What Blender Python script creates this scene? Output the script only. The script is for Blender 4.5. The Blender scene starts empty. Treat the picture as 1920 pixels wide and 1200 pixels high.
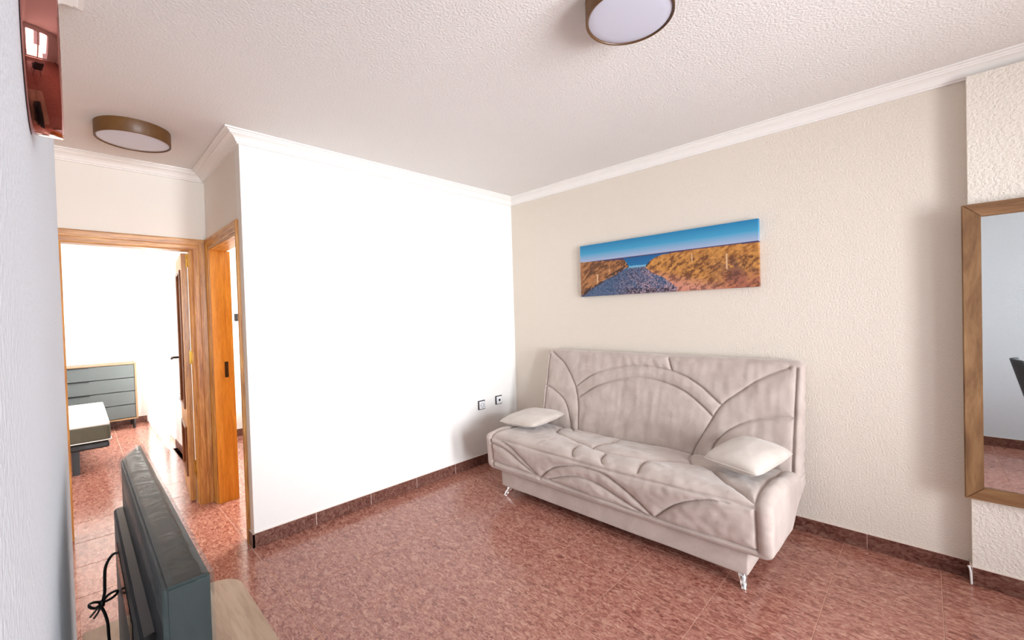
import bpy, bmesh, math, random
import numpy as np
from mathutils import Matrix, Vector, noise
random.seed(7)
SC = bpy.context.scene
COL = SC.collection
PI = math.pi

# ------------------------------------------------------------------ camera
f_px = 796.0
RC = [(0.71621738, 0.01051987, 0.69779797),
      (0.6972264, 0.03238729, -0.71611899),
      (-0.03013327, 0.99942003, 0.01586161)]
CAMP = (2.933, -3.043, 1.374)
cd = bpy.data.cameras.new('camera')
cam = bpy.data.objects.new('camera', cd); COL.objects.link(cam)
m = Matrix.Identity(4)
for i in range(3):
    for j in range(3):
        m[i][j] = RC[i][j]
    m[i][3] = CAMP[i]
cam.matrix_world = m
cd.sensor_width = 36.0; cd.sensor_fit = 'HORIZONTAL'
cd.lens = f_px * 36.0 / 1920.0
cd.clip_start = 0.005; cd.clip_end = 100
SC.camera = cam

# ------------------------------------------------------------------ world, lights, exposure
SC.view_settings.view_transform = 'Standard'
SC.view_settings.look = 'None'
SC.view_settings.gamma = 1.0
SC.view_settings.use_curve_mapping = False
SC.view_settings.exposure = 0.0
w = bpy.data.worlds.new('world'); SC.world = w; w.use_nodes = True
bg = w.node_tree.nodes['Background']
bg.inputs[0].default_value = (0.80, 0.88, 1.0, 1); bg.inputs[1].default_value = 2.0

def area(name, loc, target, sx, sy, power, color, spread=180):
    l = bpy.data.lights.new(name, 'AREA'); l.shape = 'RECTANGLE'; l.size = sx; l.size_y = sy
    l.energy = power; l.color = color; l.spread = math.radians(spread)
    o = bpy.data.objects.new(name, l); COL.objects.link(o)
    o.location = loc
    o.rotation_euler = (Vector(target) - Vector(loc)).to_track_quat('-Z', 'Y').to_euler()
    return o
area('window_daylight', (5.55, -2.62, 1.40), (0.0, -1.75, 1.25), 0.6, 1.7, 45, (0.89, 0.94, 1.0), 82)
area('window_daylight_second_sash', (5.55, -1.50, 1.40), (0.0, -1.25, 1.25), 0.6, 1.7, 45, (0.89, 0.94, 1.0), 82)
area('terrace_bounce', (7.0, -2.1, -0.25), (0.5, -1.7, 2.1), 2.6, 2.2, 212, (1.0, 0.91, 0.84))
area('bedroom_daylight', (-4.0, -1.9, 1.3), (-4.0, -4.0, 0.9), 1.5, 1.9, 260, (1.0, 0.98, 0.95))
area('bedroom_side_fill', (-1.9, -5.0, 1.5), (-3.6, -2.6, 0.8), 1.3, 1.3, 60, (1.0, 0.98, 0.95))  # added fill lamp inside the bedroom; no window on this side
area('second_bedroom_fill', (-1.6, -0.15, 1.5), (-1.6, -2.2, 0.9), 1.4, 1.4, 170, (1.0, 0.97, 0.93))  # added lamp brightening the second bedroom, which has no window built

# ------------------------------------------------------------------ helpers
def tag(o, label=None, cat=None, group=None, kind=None):
    if label: o['label'] = label
    if cat: o['category'] = cat
    if group: o['group'] = group
    if kind: o['kind'] = kind
    return o
def empty(name, loc=(0, 0, 0), rz=0):
    o = bpy.data.objects.new(name, None); COL.objects.link(o)
    o.location = loc; o.rotation_euler = (0, 0, rz); o.empty_display_size = 0.1
    return o
def link(name, me, mat=None, parent=None, smooth=False):
    o = bpy.data.objects.new(name, me); COL.objects.link(o)
    if mat is not None and len(me.materials) == 0: me.materials.append(mat)
    if parent: o.parent = parent
    if smooth:
        for p in me.polygons: p.use_smooth = True
    return o
def obj(name, bm, mat=None, parent=None, smooth=False, auto=None):
    me = bpy.data.meshes.new(name)
    bmesh.ops.recalc_face_normals(bm, faces=bm.faces)
    bm.to_mesh(me); bm.free()
    o = link(name, me, mat, parent, smooth)
    if auto is not None:
        for p in me.polygons: p.use_smooth = True
        me.set_sharp_from_angle(angle=math.radians(auto))
    return o
def add_box(bm, lo, hi, bevel=0, seg=2):
    r = bmesh.ops.create_cube(bm, size=1)
    vs = r['verts']
    for v in vs:
        v.co = Vector(((lo[0] + hi[0]) / 2 + v.co.x * (hi[0] - lo[0]), (lo[1] + hi[1]) / 2 + v.co.y * (hi[1] - lo[1]),
                       (lo[2] + hi[2]) / 2 + v.co.z * (hi[2] - lo[2])))
    if bevel:
        es = set(e for v in vs for e in v.link_edges)
        bmesh.ops.bevel(bm, geom=list(es), offset=bevel, segments=seg, affect='EDGES', profile=0.5)
    return bm
def box(lo, hi, bevel=0, seg=2):
    return add_box(bmesh.new(), lo, hi, bevel, seg)
def add_tube(bm, pts, rad, n=8, cap=True):
    pts = [Vector(p) for p in pts]; rings = []
    rad = rad if isinstance(rad, (list, tuple)) else [rad] * len(pts)
    up = None
    for i, p in enumerate(pts):
        t = (pts[min(i + 1, len(pts) - 1)] - pts[max(i - 1, 0)]).normalized()
        if up is None:
            up = Vector((0, 0, 1)) if abs(t.z) < 0.9 else Vector((1, 0, 0))
        a = t.cross(up).normalized(); b = a.cross(t).normalized(); up = b
        rings.append([bm.verts.new(p + rad[i] * (a * math.cos(2 * PI * k / n) + b * math.sin(2 * PI * k / n))) for k in range(n)])
    for r0, r1 in zip(rings, rings[1:]):
        for k in range(n):
            bm.faces.new((r0[k], r0[(k + 1) % n], r1[(k + 1) % n], r1[k]))
    if cap:
        bm.faces.new(rings[0]); bm.faces.new(rings[-1])
    return bm
def add_lathe(bm, prof, n=64, axis='Z', c=(0, 0, 0)):
    rings = []
    for r, h in prof:
        ring = []
        for k in range(n):
            a = 2 * PI * k / n; x, y = r * math.cos(a), r * math.sin(a)
            p = (x, y, h) if axis == 'Z' else (x, h, y)
            ring.append(bm.verts.new((c[0] + p[0], c[1] + p[1], c[2] + p[2])))
        rings.append(ring)
    for r0, r1 in zip(rings, rings[1:]):
        for k in range(n):
            bm.faces.new((r0[k], r0[(k + 1) % n], r1[(k + 1) % n], r1[k]))
    return rings
def smooth_path(pts, n=8):
    P = [Vector(p) for p in pts]; out = []
    for i in range(len(P) - 1):
        p0, p1, p2, p3 = P[max(i - 1, 0)], P[i], P[i + 1], P[min(i + 2, len(P) - 1)]
        for k in range(n):
            t = k / n
            out.append(0.5 * ((2 * p1) + (p2 - p0) * t + (2 * p0 - 5 * p1 + 4 * p2 - p3) * t * t + (-p0 + 3 * p1 - 3 * p2 + p3) * t ** 3))
    out.append(P[-1]); return out

# ------------------------------------------------------------------ materials
def srgb(r, g, b):
    f = lambda c: (c / 255 / 12.92) if c / 255 <= 0.04045 else ((c / 255 + 0.055) / 1.055) ** 2.4
    return (f(r), f(g), f(b), 1)
class NT:
    def __init__(s, name):
        s.m = bpy.data.materials.new(name); s.m.use_nodes = True
        s.t = s.m.node_tree; s.b = s.t.nodes['Principled BSDF']
    def n(s, typ, **k):
        x = s.t.nodes.new(typ)
        for a, v in k.items():
            if a in x.inputs.keys(): x.inputs[a].default_value = v
            else: setattr(x, a, v)
        return x
    def l(s, a, b): s.t.links.new(a, b)
    def pos(s, scale=(1, 1, 1), rot=(0, 0, 0), world=True):
        g = s.n('ShaderNodeNewGeometry') if world else s.n('ShaderNodeTexCoord')
        mp = s.n('ShaderNodeMapping'); mp.inputs['Scale'].default_value = scale; mp.inputs['Rotation'].default_value = rot
        s.l(g.outputs['Position' if world else 'Object'], mp.inputs[0]); return mp.outputs[0]
    def noise(s, vec, scale, detail=4, rough=0.55, dist=0.0):
        x = s.n('ShaderNodeTexNoise'); x.inputs['Scale'].default_value = scale; x.inputs['Detail'].default_value = detail
        x.inputs['Roughness'].default_value = rough; x.inputs['Distortion'].default_value = dist
        if vec is not None: s.l(vec, x.inputs['Vector'])
        return x.outputs['Fac']
    def ramp(s, fac, stops):
        r = s.n('ShaderNodeValToRGB'); e = r.color_ramp.elements
        while len(e) < len(stops): e.new(0.5)
        for q, (p, c) in zip(e, stops): q.position = p; q.color = c
        s.l(fac, r.inputs[0]); return r.outputs[0]
    def mix(s, fac, a, b, mode='MIX'):
        x = s.n('ShaderNodeMix'); x.data_type = 'RGBA'; x.blend_type = mode
        for v, i in ((fac, 0), (a, 6), (b, 7)):
            if hasattr(v, 'links'): s.l(v, x.inputs[i])
            else: x.inputs[i].default_value = v
        return x.outputs[2]
    def bump(s, h, strength=0.3, dist=0.002):
        x = s.n('ShaderNodeBump'); x.inputs['Strength'].default_value = strength; x.inputs['Distance'].default_value = dist
        s.l(h, x.inputs['Height']); s.l(x.outputs[0], s.b.inputs['Normal'])
    def set(s, **k):
        for a, v in k.items():
            a = a.replace('_', ' ')
            s.b.inputs[a].default_value = v
        return s
    def base(s, v):
        if hasattr(v, 'links'): s.l(v, s.b.inputs['Base Color'])
        else: s.b.inputs['Base Color'].default_value = v

def plaster(name, c1, c2, bump, scale=95, dist=0.004):
    t = NT(name); t.set(Roughness=0.92)
    p = t.pos()
    n1 = t.noise(p, 1.3, 3); t.base(t.mix(n1, c1, c2))
    h = t.noise(p, scale, 2, 0.5); t.bump(h, bump, dist * 2.0)
    return t.m
def plain(name, c, rough=0.6, metal=0.0, var=0.06, scale=30, bump=0.0, coat=0.0, spec=0.5, world=False):
    t = NT(name); t.set(Roughness=rough, Metallic=metal)
    t.b.inputs['Coat Weight'].default_value = coat; t.b.inputs['Specular IOR Level'].default_value = spec
    p = t.pos(world=world); n1 = t.noise(p, scale, 4)
    lo = tuple(max(0, x * (1 - var)) for x in c[:3]) + (1,); hi = tuple(min(1, x * (1 + var)) for x in c[:3]) + (1,)
    t.base(t.mix(n1, lo, hi))
    if bump: t.bump(n1, bump, 0.002)
    return t.m
def wood(name, stops, axis, scale=14, rough=0.42, coat=0.1, stretch=14, bump=0.05, dist=0.35):
    t = NT(name); t.set(Roughness=rough); t.b.inputs['Coat Weight'].default_value = coat; t.b.inputs['Coat Roughness'].default_value = 0.2
    sc = [stretch] * 3; sc[axis] = 1.0
    p = t.pos(scale=sc)
    n = t.noise(p, scale / 3, 5, 0.6, dist)
    n2 = t.noise(p, scale * 2.2, 3, 0.6, 0.2)
    c = t.ramp(n, stops)
    c = t.mix(0.3, c, t.ramp(n2, [(0.35, (0.5, 0.42, 0.35, 1)), (0.55, (1, 1, 1, 1))]), 'MULTIPLY')
    t.base(c); t.bump(n2, bump, 0.001)
    return t.m

M = {}
M['wall_white'] = plaster('white_plaster', srgb(236, 234, 230), srgb(240, 238, 234), 0.25, 80, 0.002)
M['wall_cream'] = plaster('cream_rough_plaster', srgb(222, 212, 198), srgb(227, 217, 205), 0.45, 115, 0.004)
M['wall_pillar'] = plaster('pillar_rough_plaster', srgb(232, 224, 212), srgb(236, 229, 218), 0.6, 90, 0.005)
M['wall_grey'] = plaster('cool_white_plaster', srgb(206, 211, 218), srgb(216, 221, 228), 0.5, 120, 0.002)
M['wall_hall'] = plaster('hall_plaster', srgb(232, 225, 216), srgb(236, 230, 222), 0.2, 80, 0.002)
M['ceiling'] = plaster('textured_ceiling', srgb(224, 220, 217), srgb(230, 226, 223), 0.42, 100, 0.004)
M['cornice'] = plain('cornice_white', srgb(240, 236, 232), 0.7, var=0.01)
M['grout'] = plain('pale_grout', srgb(205, 160, 140), 0.9, var=0.05, world=True)
M['grout_white'] = plain('white_grout', srgb(225, 205, 195), 0.9, var=0.03, world=True)

def tile_mat(name, dark, rough, tint=1.0):
    t = NT(name); t.set(Roughness=rough); t.b.inputs['Specular IOR Level'].default_value = 0.5
    oi = t.n('ShaderNodeObjectInfo')
    g = t.n('ShaderNodeNewGeometry'); add = t.n('ShaderNodeVectorMath'); add.operation = 'ADD'
    mul = t.n('ShaderNodeVectorMath'); mul.operation = 'SCALE'; mul.inputs['Scale'].default_value = 17.0
    cmb = t.n('ShaderNodeCombineXYZ'); t.l(oi.outputs['Random'], cmb.inputs[0]); t.l(oi.outputs['Random'], cmb.inputs[1])
    t.l(cmb.outputs[0], mul.inputs[0]); t.l(g.outputs['Position'], add.inputs[0]); t.l(mul.outputs[0], add.inputs[1])
    mp = t.n('ShaderNodeMapping'); mp.inputs['Scale'].default_value = (1.0, 2.1, 1.6); mp.inputs['Rotation'].default_value = (0, 0, 0.35)
    t.l(add.outputs[0], mp.inputs[0]); p = mp.outputs[0]
    n1 = t.noise(p, 24, 6, 0.66, 1.1)
    n2 = t.noise(p, 9, 4, 0.6, 0.5)
    n3 = t.noise(p, 60, 4, 0.7, 0.6)
    k = lambda r, g_, b: tuple(x * tint for x in srgb(r, g_, b)[:3]) + (1,)
    a = t.ramp(n1, [(0.36, k(86, 38, 33)), (0.44, k(138, 77, 66)), (0.52, k(172, 114, 99)), (0.63, k(206, 160, 140))])
    b = t.ramp(n3, [(0.36, k(90, 40, 36)), (0.5, k(158, 98, 84)), (0.63, k(210, 166, 144))])
    c = t.mix(0.35, a, b)
    c = t.mix(t.ramp(n2, [(0.4, (0, 0, 0, 1)), (0.7, (0.35, 0.35, 0.35, 1))]), c, k(182, 130, 114))
    t.base(c)
    return t.m
M['tile'] = tile_mat('marbled_red_tile', 1, 0.19)
M['skirting_tile'] = tile_mat('dark_red_skirting_tile', 1, 0.4, 0.42)
M['skirting_tile'].node_tree.nodes['Principled BSDF'].inputs['Specular IOR Level'].default_value = 0.2

# ------------------------------------------------------------------ structure: walls
H = 2.5
def struct(name, boxes, mat, bevel=0):
    bm = bmesh.new()
    for lo, hi in boxes: add_box(bm, lo, hi)
    o = obj(name, bm, mat); o['kind'] = 'structure'; return o
YN = -3.075       # tv wall plane
XE = 5.4          # window wall
# ceiling
struct('ceiling', [((-5.1, -5.3, H), (XE + 0.12, 0.12, H + 0.1))], M['ceiling'])
struct('wall_left', [((-0.1, -2.33, 0), (0, 0, H))], M['wall_white'])
struct('wall_back', [((-0.1, 0, 0), (XE, 0.12, H))], M['wall_cream'])
struct('wall_pillar', [((3.083, -0.06, 0), (XE, 0, 2.43))], M['wall_pillar'])
struct('wall_front', [((0.89, YN - 0.12, 0), (XE, YN, H))], M['wall_grey'])
struct('wall_hall_side', [((0.89, -4.3, 0), (1.01, YN - 0.12, H))], M['wall_hall'])
struct('wall_hall_near', [((-1.0, -4.3, 0), (0.89, -4.2, H))], M['wall_hall'])
# door 2 wall (right of hall): y -2.33..-2.23, opening x -0.90..-0.10, z 0..1.93
struct('wall_hall_right', [((-1.0, -2.33, 0), (-0.92, -2.23, H)), ((-0.92, -2.33, 1.93), (-0.1, -2.23, H)), ((-0.14, -2.33, 0), (-0.1, -2.23, 1.93))], M['wall_hall'])
# door 1 wall x -1.1..-1 opening y -3.08..-2.42
struct('wall_hall_end', [((-1.1, -2.42, 0), (-1.0, -2.2, H)), ((-1.1, -4.3, 0), (-1.0, -3.12, H)), ((-1.1, -3.12, 1.93), (-1.0, -2.42, H))], M['wall_hall'])
# window wall
struct('wall_right', [((XE, YN - 0.12, 0), (XE + 0.12, -3.0, H)), ((XE, -1.0, 0), (XE + 0.12, 0.12, H)), ((XE, -3.0, 2.25), (XE + 0.12, -1.0, H))], M['wall_white'])
# bedroom 1
struct('wall_bedroom_far', [((-5.1, -5.3, 0), (-5.0, -2.1, H))], M['wall_white'])
struct('wall_bedroom_left', [((-5.0, -5.3, 0), (-1.1, -5.2, H))], M['wall_white'])
struct('wall_bedroom_right', [((-3.1, -2.3, 0), (-1.1, -2.2, H)), ((-5.0, -2.3, 0), (-4.8, -2.2, H)), ((-4.8, -2.3, 2.2), (-3.1, -2.2, H))], M['wall_white'])
struct('wall_second_bedroom_far', [((-3.1, -2.2, 0), (-3.0, 0, H))], M['wall_white'])
struct('wall_second_bedroom_back', [((-3.1, 0, 0), (-0.1, 0.1, H))], M['wall_white'])

# ------------------------------------------------------------------ floor: grout slab + tiles
GX, GY, TX, TY = 2.195, -1.16, 0.39, 0.395
floor = struct('floor', [((-5.0, -5.2, -0.05), (XE, 0, -0.0015))], M['grout'])
def tile_mesh(x0, y0, x1, y1):
    bm = bmesh.new(); c = 0.0012
    z0, z1, z2 = -0.008, -0.001, 0.0
    vs = [[bm.verts.new((x, y, z)) for x, y in ((x0 + k, y0 + k), (x1 - k, y0 + k), (x1 - k, y1 - k), (x0 + k, y1 - k))] for z, k in ((z0, 0), (z1, 0), (z2, c))]
    for a, b in zip(vs, vs[1:]):
        for k in range(4): bm.faces.new((a[k], a[(k + 1) % 4], b[(k + 1) % 4], b[k]))
    bm.faces.new(vs[2])
    me = bpy.data.meshes.new('tile'); bmesh.ops.recalc_face_normals(bm, faces=bm.faces); bm.to_mesh(me); bm.free()
    me.materials.append(M['tile']); return me
g = 0.0016
full = tile_mesh(g, g, TX - g, TY - g)
rooms = [(0.0, YN, XE, 0.0), (-1.0, -4.2, 0.0, -2.345), (0.0, -4.2, 0.89, YN), (-5.0, -5.2, -1.0, -2.3), (-3.0, -2.345, -0.1, 0.0)]
for (rx0, ry0, rx1, ry1) in rooms:
    i0 = math.floor((rx0 - GX) / TX); i1 = math.ceil((rx1 - GX) / TX)
    j0 = math.floor((ry0 - GY) / TY); j1 = math.ceil((ry1 - GY) / TY)
    for i in range(i0, i1):
        for j in range(j0, j1):
            cx0, cy0 = GX + i * TX, GY + j * TY
            if rx0 == -3.0  and (cy0 > -1.2): continue
            if rx0 == -5.0 and (cy0 < -4.4): continue
            x0, y0, x1, y1 = max(cx0, rx0), max(cy0, ry0), min(cx0 + TX, rx1), min(cy0 + TY, ry1)
            if x1 - x0 < 0.02 or y1 - y0 < 0.02: continue
            if x1 - x0 > TX - 1e-4 and y1 - y0 > TY - 1e-4:
                o = bpy.data.objects.new('tile', full); o.location = (cx0, cy0, 0)
            else:
                o = bpy.data.objects.new('tile', tile_mesh(x0 - cx0 + (g if x0 == cx0 else 0), y0 - cy0 + (g if y0 == cy0 else 0),
                                                           x1 - cx0 - (g if x1 < rx1 else 0), y1 - cy0 - (g if y1 < ry1 else 0)))
                o.location = (cx0, cy0, 0)
            COL.objects.link(o); o.parent = floor

# ------------------------------------------------------------------ skirting
def baseboard(name, p0, p1, n, joints, h=0.084, th=0.011):
    """p0->p1 along the wall foot, n = unit normal into the room, joints = distances from p0"""
    p0, p1 = Vector(p0 + (0,)), Vector(p1 + (0,)); n = Vector(n + (0,)); d = (p1 - p0); L = d.length; d /= L
    def prism(a, b, t0, t1, z0, z1):
        bm = bmesh.new(); q = []
        for s, t in ((a, t0), (b, t0), (b, t1), (a, t1)):
            q.append(p0 + d * s + n * t)
        lo = [bm.verts.new((v.x, v.y, z0)) for v in q]; hi = [bm.verts.new((v.x, v.y, z1)) for v in q]
        bm.faces.new(lo); bm.faces.new(hi)
        for k in range(4): bm.faces.new((lo[k], lo[(k + 1) % 4], hi[(k + 1) % 4], hi[k]))
        return bm
    root = obj(name, prism(0, L, 0.0005, th - 0.002, 0.0005, h + 0.001), M['grout_white']); root['kind'] = 'structure'
    js = [0.0] + [j for j in joints if 0.01 < j < L - 0.01] + [L]
    for a, b in zip(js, js[1:]):
        ga = 0.0018 if a > 0 else 0; gb = 0.0018 if b < L else 0
        bm = prism(a + ga, b - gb, 0.002, th, 0.0008, h)
        top = [e for e in bm.edges if all(v.co.z > h - 1e-4 for v in e.verts)]
        bmesh.ops.bevel(bm, geom=top, offset=0.0012, segments=1, affect='EDGES')
        obj('skirting_tile', bm, M['skirting_tile'], root)
    return root
baseboard('baseboard_left', (0, -2.341), (0, -0.011), (1, 0), [2.341 - 1.967 + 0.39 * k for k in range(7)])
baseboard('baseboard_hall_corner', (0.011, -2.33), (-0.077, -2.33), (0, -1), [])
baseboard('baseboard_back', (0.0, 0), (3.072, 0), (0, -1), [2.687 - 0.39 * k for k in range(6, -1, -1)])
baseboard('baseboard_step', (3.083, -0.011), (3.083, -0.071), (-1, 0), [])
baseboard('baseboard_pillar', (3.083, -0.06), (XE, -0.06), (0, -1), [0.39 * k - 0.02 for k in range(1, 7)])
baseboard('baseboard_front', (0.89, YN), (XE, YN), (0, 1), [0.39 * k for k in range(1, 13)])
baseboard('baseboard_bedroom_right', (-1.1, -2.3), (-3.1, -2.3), (0, -1), [0.39 * k - 0.1 for k in range(1, 6)])
baseboard('baseboard_bedroom_far', (-5.0, -2.3), (-5.0, -5.2), (1, 0), [0.08 + 0.39 * k for k in range(0, 8)])
baseboard('baseboard_second_bedroom', (-3.0, 0), (-3.0, -2.2), (1, 0), [0.39 * k for k in range(1, 6)])
# white caulk / plaster lip where the step's skirting ends
bm = bmesh.new(); add_tube(bm, smooth_path([(3.068, -0.075, 0.09), (3.074, -0.076, 0.075), (3.077, -0.076, 0.04), (3.078, -0.076, 0.003)], 5), [0.0045] * 15 + [0.0035], 6)
o = obj('trim_8', bm, M['cornice'], None, True); o['kind'] = 'structure'

# ------------------------------------------------------------------ cornice
PROF = [(0.0, -0.066), (0.013, -0.066), (0.013, -0.058), (0.020, -0.056), (0.025, -0.046), (0.034, -0.035), (0.046, -0.027), (0.060, -0.022),
        (0.060, -0.016), (0.068, -0.014), (0.073, -0.008), (0.086, -0.008), (0.086, 0.0), (0.0, 0.0)]
def cornice(path, names):
    P = [Vector(p) for p in path]
    N = []
    for a, b in zip(P, P[1:]):
        d = (b - a).normalized(); N.append(Vector((-d.y, d.x)))
    offs = []
    for i in range(len(P)):
        if i == 0: offs.append(N[0])
        elif i == len(P) - 1: offs.append(N[-1])
        else:
            s = N[i - 1] + N[i]; offs.append(s / s.dot(N[i]))
    for i, nm in enumerate(names):
        bm = bmesh.new()
        rows = []
        for j in (i, i + 1):
            rows.append([bm.verts.new((P[j].x + offs[j].x * d, P[j].y + offs[j].y * d, H + z)) for d, z in PROF])
        for k in range(len(PROF)):
            k2 = (k + 1) % len(PROF)
            bm.faces.new((rows[0][k], rows[0][k2], rows[1][k2], rows[1][k]))
        bm.faces.new(rows[0]); bm.faces.new(rows[1])
        o = obj(nm, bm, M['cornice'], auto=35); o['kind'] = 'structure'
cornice([(XE, 0), (0, 0), (0, -2.33), (-1, -2.33), (-1, -4.2)], ['trim_1', 'trim_2', 'trim_3', 'trim_4'])
cornice([(0.89, -4.2), (0.89, YN), (XE, YN)], ['trim_5', 'trim_6'])

# ------------------------------------------------------------------ doors
OAK = [(0.30, srgb(150, 92, 34)), (0.45, srgb(182, 122, 52)), (0.58, srgb(204, 146, 72)), (0.72, srgb(222, 172, 100))]
ORG = [(0.30, srgb(196, 122, 30)), (0.48, srgb(214, 142, 40)), (0.62, srgb(224, 154, 54)), (0.75, srgb(230, 164, 70))]
M['oak_v'] = wood('varnished_oak_vertical', OAK, 2)
M['oak_h'] = wood('varnished_oak_across', OAK, 1)
M['oak_x'] = wood('varnished_oak_along', OAK, 0)
M['orange_v'] = wood('orange_oak_vertical', ORG, 2, scale=10)
M['dark_oak'] = wood('brown_door_moulding', [(0.3, srgb(96, 52, 28)), (0.6, srgb(138, 84, 48)), (0.75, srgb(160, 104, 64))], 2)
M['brass'] = plain('brass', srgb(205, 165, 80), 0.25, 1.0)
M['bronze'] = plain('dark_bronze', srgb(60, 48, 40), 0.4, 0.8)
M['black'] = plain('black_plastic', srgb(22, 22, 24), 0.35)
def prof_strip(bm, a, b, across, out, w=0.08, t=0.014):
    """moulded casing strip from a to b; 'across' unit vec over its width, 'out' away from the wall"""
    a, b, across, out = Vector(a), Vector(b), Vector(across), Vector(out)
    pr = [(0, 0), (0, t), (0.006, t + 0.003), (w * 0.35, t + 0.001), (w * 0.5, t - 0.001), (w * 0.55, t - 0.004), (w * 0.9, t - 0.006), (w, t - 0.009), (w, 0)]
    return pr
def casing(name, root, mat, A, B, mitA, mitB, across, out, w=0.08):
    pr = prof_strip(None, A, B, across, out, w)
    A, B, across, out = Vector(A), Vector(B), Vector(across), Vector(out); d = (B - A).normalized()
    bm = bmesh.new(); r0 = []; r1 = []
    for s, t in pr:
        r0.append(bm.verts.new(A + across * s + out * t + d * (mitA * s)))
        r1.append(bm.verts.new(B + across * s + out * t + d * (mitB * s)))
    for k in range(len(pr)):
        k2 = (k + 1) % len(pr); bm.faces.new((r0[k], r0[k2], r1[k2], r1[k]))
    bm.faces.new(r0); bm.faces.new(r1)
    return obj(name, bm, mat, root)
# door 1 : wall x=-1, opening y -3.08..-2.42, top 1.93
d1 = empty('door_1', (0, 0, 0)); d1['kind'] = 'structure'
# across goes from the outer edge to the opening
casing('casing', d1, M['oak_v'], (-1, -2.335, 0), (-1, -2.335, 2.0), 0, -1, (0, -1, 0), (1, 0, 0), 0.09)
casing('casing', d1, M['oak_v'], (-1, -3.180, 0), (-1, -3.180, 2.0), 0, -1, (0, 1, 0), (1, 0, 0), 0.085)
casing('casing', d1, M['oak_h'], (-1, -3.180, 2.0), (-1, -2.335, 2.0), 1, -1, (0, 0, -1), (1, 0, 0), 0.085)
obj('jamb', box((-1.1, -2.435, 0), (-0.999, -2.42, 1.915)), M['oak_v'], d1)
obj('jamb', box((-1.1, -3.12, 0), (-0.999, -3.102, 1.915)), M['oak_v'], d1)
obj('head_jamb', box((-1.1, -3.12, 1.915), (-0.999, -2.42, 1.93)), M['oak_h'], d1)
# leaf, opened 90 degrees into the bedroom; lies along -x just inside the right jamb
lx0, lx1, ly0, ly1 = -1.76, -1.105, -2.475, -2.438
bm = bmesh.new()
add_box(bm, (lx0, ly0, 0.01), (lx0 + 0.11, ly1, 1.905)); add_box(bm, (lx1 - 0.11, ly0, 0.01), (lx1, ly1, 1.905))
add_box(bm, (lx0 + 0.11, ly0, 0.01), (lx1 - 0.11, ly1, 0.19)); add_box(bm, (lx0 + 0.11, ly0, 1.79), (lx1 - 0.11, ly1, 1.905))
add_box(bm, (lx0 + 0.11, ly0, 0.56), (lx1 - 0.11, ly1, 0.70))
leaf = obj('leaf', bm, M['oak_v'], d1)
for z0, z1 in ((0.17, 0.56), (0.70, 1.79)):
    bm = bmesh.new(); xa, xb = lx0 + 0.11, lx1 - 0.11; t = 0.022
    for q in ((xa, z0, xa + t, z1), (xb - t, z0, xb, z1), (xa + t, z0, xb - t, z0 + t), (xa + t, z1 - t, xb - t, z1)):
        add_box(bm, (q[0], ly0 - 0.012, q[1]), (q[2], ly0 + 0.012, q[3]), 0.005, 1)
    obj('moulding', bm, M['dark_oak'], leaf)
    obj('door_panel', box((xa + 0.002, ly0 + 0.012, z0 + 0.002), (xb - 0.002, ly1 - 0.008, z1 - 0.002)), M['oak_v'], leaf)
bm = bmesh.new(); add_box(bm, (lx0 + 0.035, ly0 - 0.006, 0.94), (lx0 + 0.075, ly0 - 0.0005, 1.16), 0.002, 1)
add_tube(bm, smooth_path([(lx0 + 0.055, ly0 - 0.004, 1.08), (lx0 + 0.055, ly0 - 0.05, 1.08), (lx0 + 0.065, ly0 - 0.06, 1.08), (lx0 + 0.16, ly0 - 0.06, 1.078)], 4), 0.009, 8)
obj('door_handle', bm, M['bronze'], leaf, auto=40)
piv = Vector((-1.10, -2.438, 0))
leaf.matrix_world = Matrix.Translation(piv) @ Matrix.Rotation(math.radians(-4.8), 4, 'Z') @ Matrix.Translation(-piv)
for z in (1.80, 1.06, 0.22):
    bm = bmesh.new(); add_tube(bm, [(-1.10, -2.4375 - 0.004, z), (-1.10, -2.4375 - 0.004, z + 0.1)], 0.0065, 10)
    add_box(bm, (-1.099, -2.4385, z + 0.002), (-1.07, -2.4355, z + 0.098))
    obj('hinge', bm, M['brass'], d1, auto=40)

# door 2 : plane y=-2.33, opening x -0.90..-0.10 ; leaf is out of sight inside the room
d2 = empty('door_2', (0, 0, 0)); d2['kind'] = 'structure'
casing('casing', d2, M['oak_v'], (-0.975, -2.33, 0), (-0.975, -2.33, 2.0), 0, -1, (1, 0, 0), (0, -1, 0), 0.065)
casing('casing', d2, M['oak_v'], (-0.078, -2.33, 0), (-0.078, -2.33, 2.0), 0, -1, (-1, 0, 0), (0, -1, 0), 0.065)
casing('casing', d2, M['oak_x'], (-0.975, -2.33, 2.0), (-0.078, -2.33, 2.0), 1, -1, (0, 0, -1), (0, -1, 0), 0.065)
obj('jamb', box((-0.92, -2.331, 0), (-0.905, -2.20, 1.915)), M['orange_v'], d2)
obj('jamb', box((-0.155, -2.331, 0), (-0.140, -2.22, 1.915)), M['orange_v'], d2)
obj('head_jamb', box((-0.92, -2.331, 1.915), (-0.140, -2.22, 1.93)), M['oak_x'], d2)
bm = bmesh.new(); add_box(bm, (-0.9055, -2.262, 0.95), (-0.9035, -2.238, 1.07)); add_tube(bm, [(-0.904, -2.250, 1.01), (-0.897, -2.250, 1.01)], 0.011, 12)
obj('strike_plate', bm, M['bronze'], d2)
# leaf opened back against the room side of wall_left
lf = obj('leaf', box((-0.135, -2.19, 0.01), (-0.102, -1.42, 1.905), 0.002, 1), M['oak_v'], d2)
bm = bmesh.new(); add_box(bm, (-0.142, -1.52, 0.95), (-0.1355, -1.48, 1.15)); add_tube(bm, [(-0.138, -1.5, 1.05), (-0.185, -1.5, 1.05), (-0.185, -1.6, 1.05)], 0.009, 8)
obj('door_handle', bm, M['bronze'], lf)

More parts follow.
